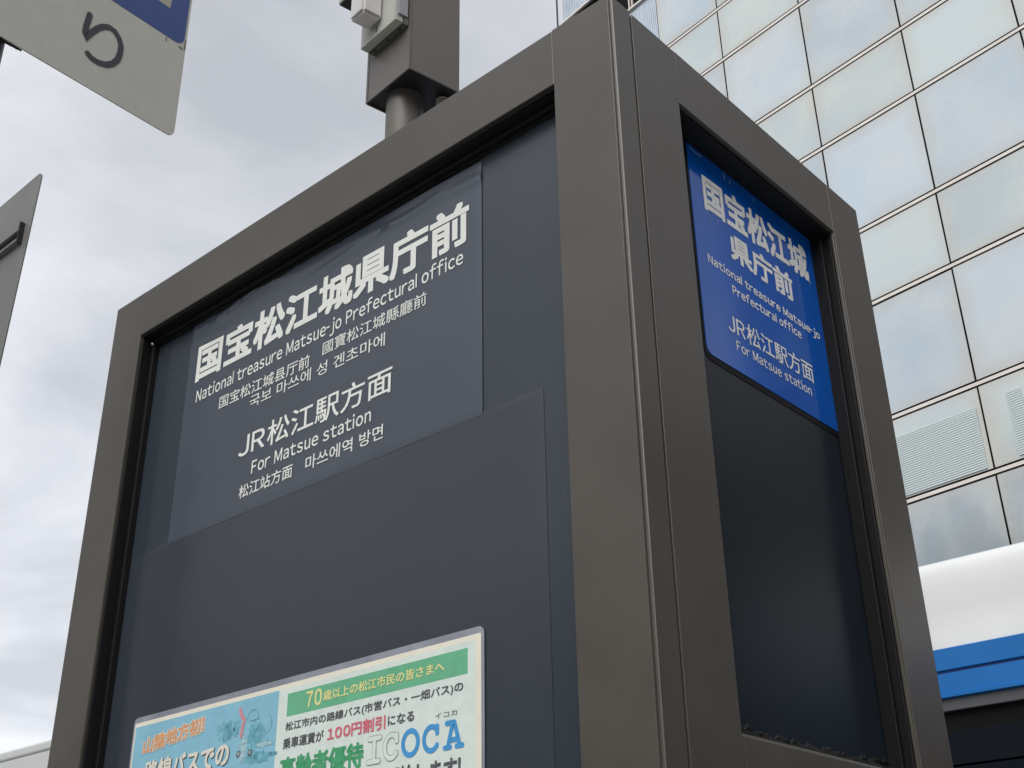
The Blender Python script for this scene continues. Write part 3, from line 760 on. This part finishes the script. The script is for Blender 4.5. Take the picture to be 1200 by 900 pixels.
# ribbed corner column, one thin rib after another
bm = bmesh.new(); k = 0; s = sL
def ribs(z0, z1):
    s = sL; k = 0
    while s < -13.20:
        box(bm, s+.003, s+.040, .0, .09, z0, z1); box(bm, s+.040, s+.055, .010, .09, z0, z1); s += .055; k += 1
for a, b in ((4.6, 9.35), (9.36, 14.70), (14.71, 21.14), (22.32, 27.0), (27.01, ZT)): ribs(a, b)
rr_ = finish('rib', bm, RIB, bd); rr_['kind'] = 'stuff'; rr_['label'] = 'ribbed grey metal cladding of the corner'
boxo('ledge', TRIM, bd, sL, -13.15, -.05, .08, 21.09, 21.14)
boxo('ledge', TRIM, bd, sL, -13.15, -.05, .08, 22.32, 22.37)
boxo('louvre_slot', DARK, bd, sL+.4, -13.16, .06, .12, 21.14, 22.32)
for s in (-13.95, -13.86): boxo('slot_post', TRIM, bd, s, s+.025, .02, .06, 21.141, 22.319)
boxo('column_end', RIB, bd, sL, sL+.4, .0, .5, 21.141, 22.319)
bm = bmesh.new(); cyl(bm, (-16.42, .15, 0), (-16.42, .15, ZT), .022, n=10); 
for z in range(6, int(ZT), 4): cyl(bm, (-16.42, .15, z), (-16.0, .20, z), .012, n=6)
finish('lightning_conductor', bm, HOUSE_IN, bd, True)

# ------------------------------------------------------------------ pale low building far left
pb = empty('low_building', 'pale flat roofed building whose roof edge shows at lower left', 'building', (-36, 15, 0))
rel(boxo('wall', CONC, pb, -46, -27, 15.1, 26, 0, 7.55, .02), pb)
rel(boxo('roof', CONC, pb, -46.01, -26.99, 15.09, 26.01, 7.56, 7.84, .08, 4), pb)
for fl in (1.0, 4.2):
    for k in range(6): rel(boxo('window', WIN, pb, -45+3*k, -43.3+3*k, 15.06, 15.12, fl, fl+1.6), pb)

# ------------------------------------------------------------------ unseen buildings, added and sized for their reflections in pillar and glass
def block(label, m, x0, x1, y0, y1, h, face, fl=3.4, pitch=2.6):
    b = empty('reflection_building', label, 'building', ((x0+x1)/2, (y0+y1)/2, 0))
    rel(boxo('wall', m, b, x0, x1, y0, y1, 0, h), b); rel(boxo('roof', m, b, x0-.2, x1+.2, y0-.2, y1+.2, h+.002, h+.35), b)
    bm = bmesh.new(); box(bm, -.8, .8, -.04, .04, 0, 1.5); w0 = None
    z = 1.0
    while z < h-2:
        n = int(((x1-x0) if face != 'x' else (y1-y0))/pitch)
        for k in range(n):
            if w0 is None: w0 = finish('window', bm, WIN, b); o = w0
            else: o = bpy.data.objects.new('window', w0.data); C.objects.link(o); o.parent = b
            if face == 'y': q = (x0+pitch*(k+.5), y1+.02, z)
            elif face == 'y2': q = (x0+pitch*(k+.5), y0-.02, z)
            else: q = (x0-.02, y0+pitch*(k+.5), z); o.rotation_euler = (0, 0, math.pi/2)
            o.location = Vector(q)-Vector(b.location)
        z += fl
    return b
block('grey rendered block across the pavement, unseen and added for its reflection in the wide pillar face', CONC3, -17.5, 4, -22, -11, 5.6, 'y')
block('taller pale rendered block further along the pavement, unseen and added for its reflection in the glass building', CONC, -52, -18, -26, -11, 20, 'y')
block('tall brown tiled tower diagonally across the street, unseen and added to darken reflections in the narrow pillar face', CONC2, 1.5, 12.9, 23.0, 46, 42, 'y2', 3.4, 2.8)
block('brown tiled low block beside the street, unseen and added to darken reflections in the narrow pillar face', CONC2, 11, 22, -10, 20.2, 10.5, 'x')
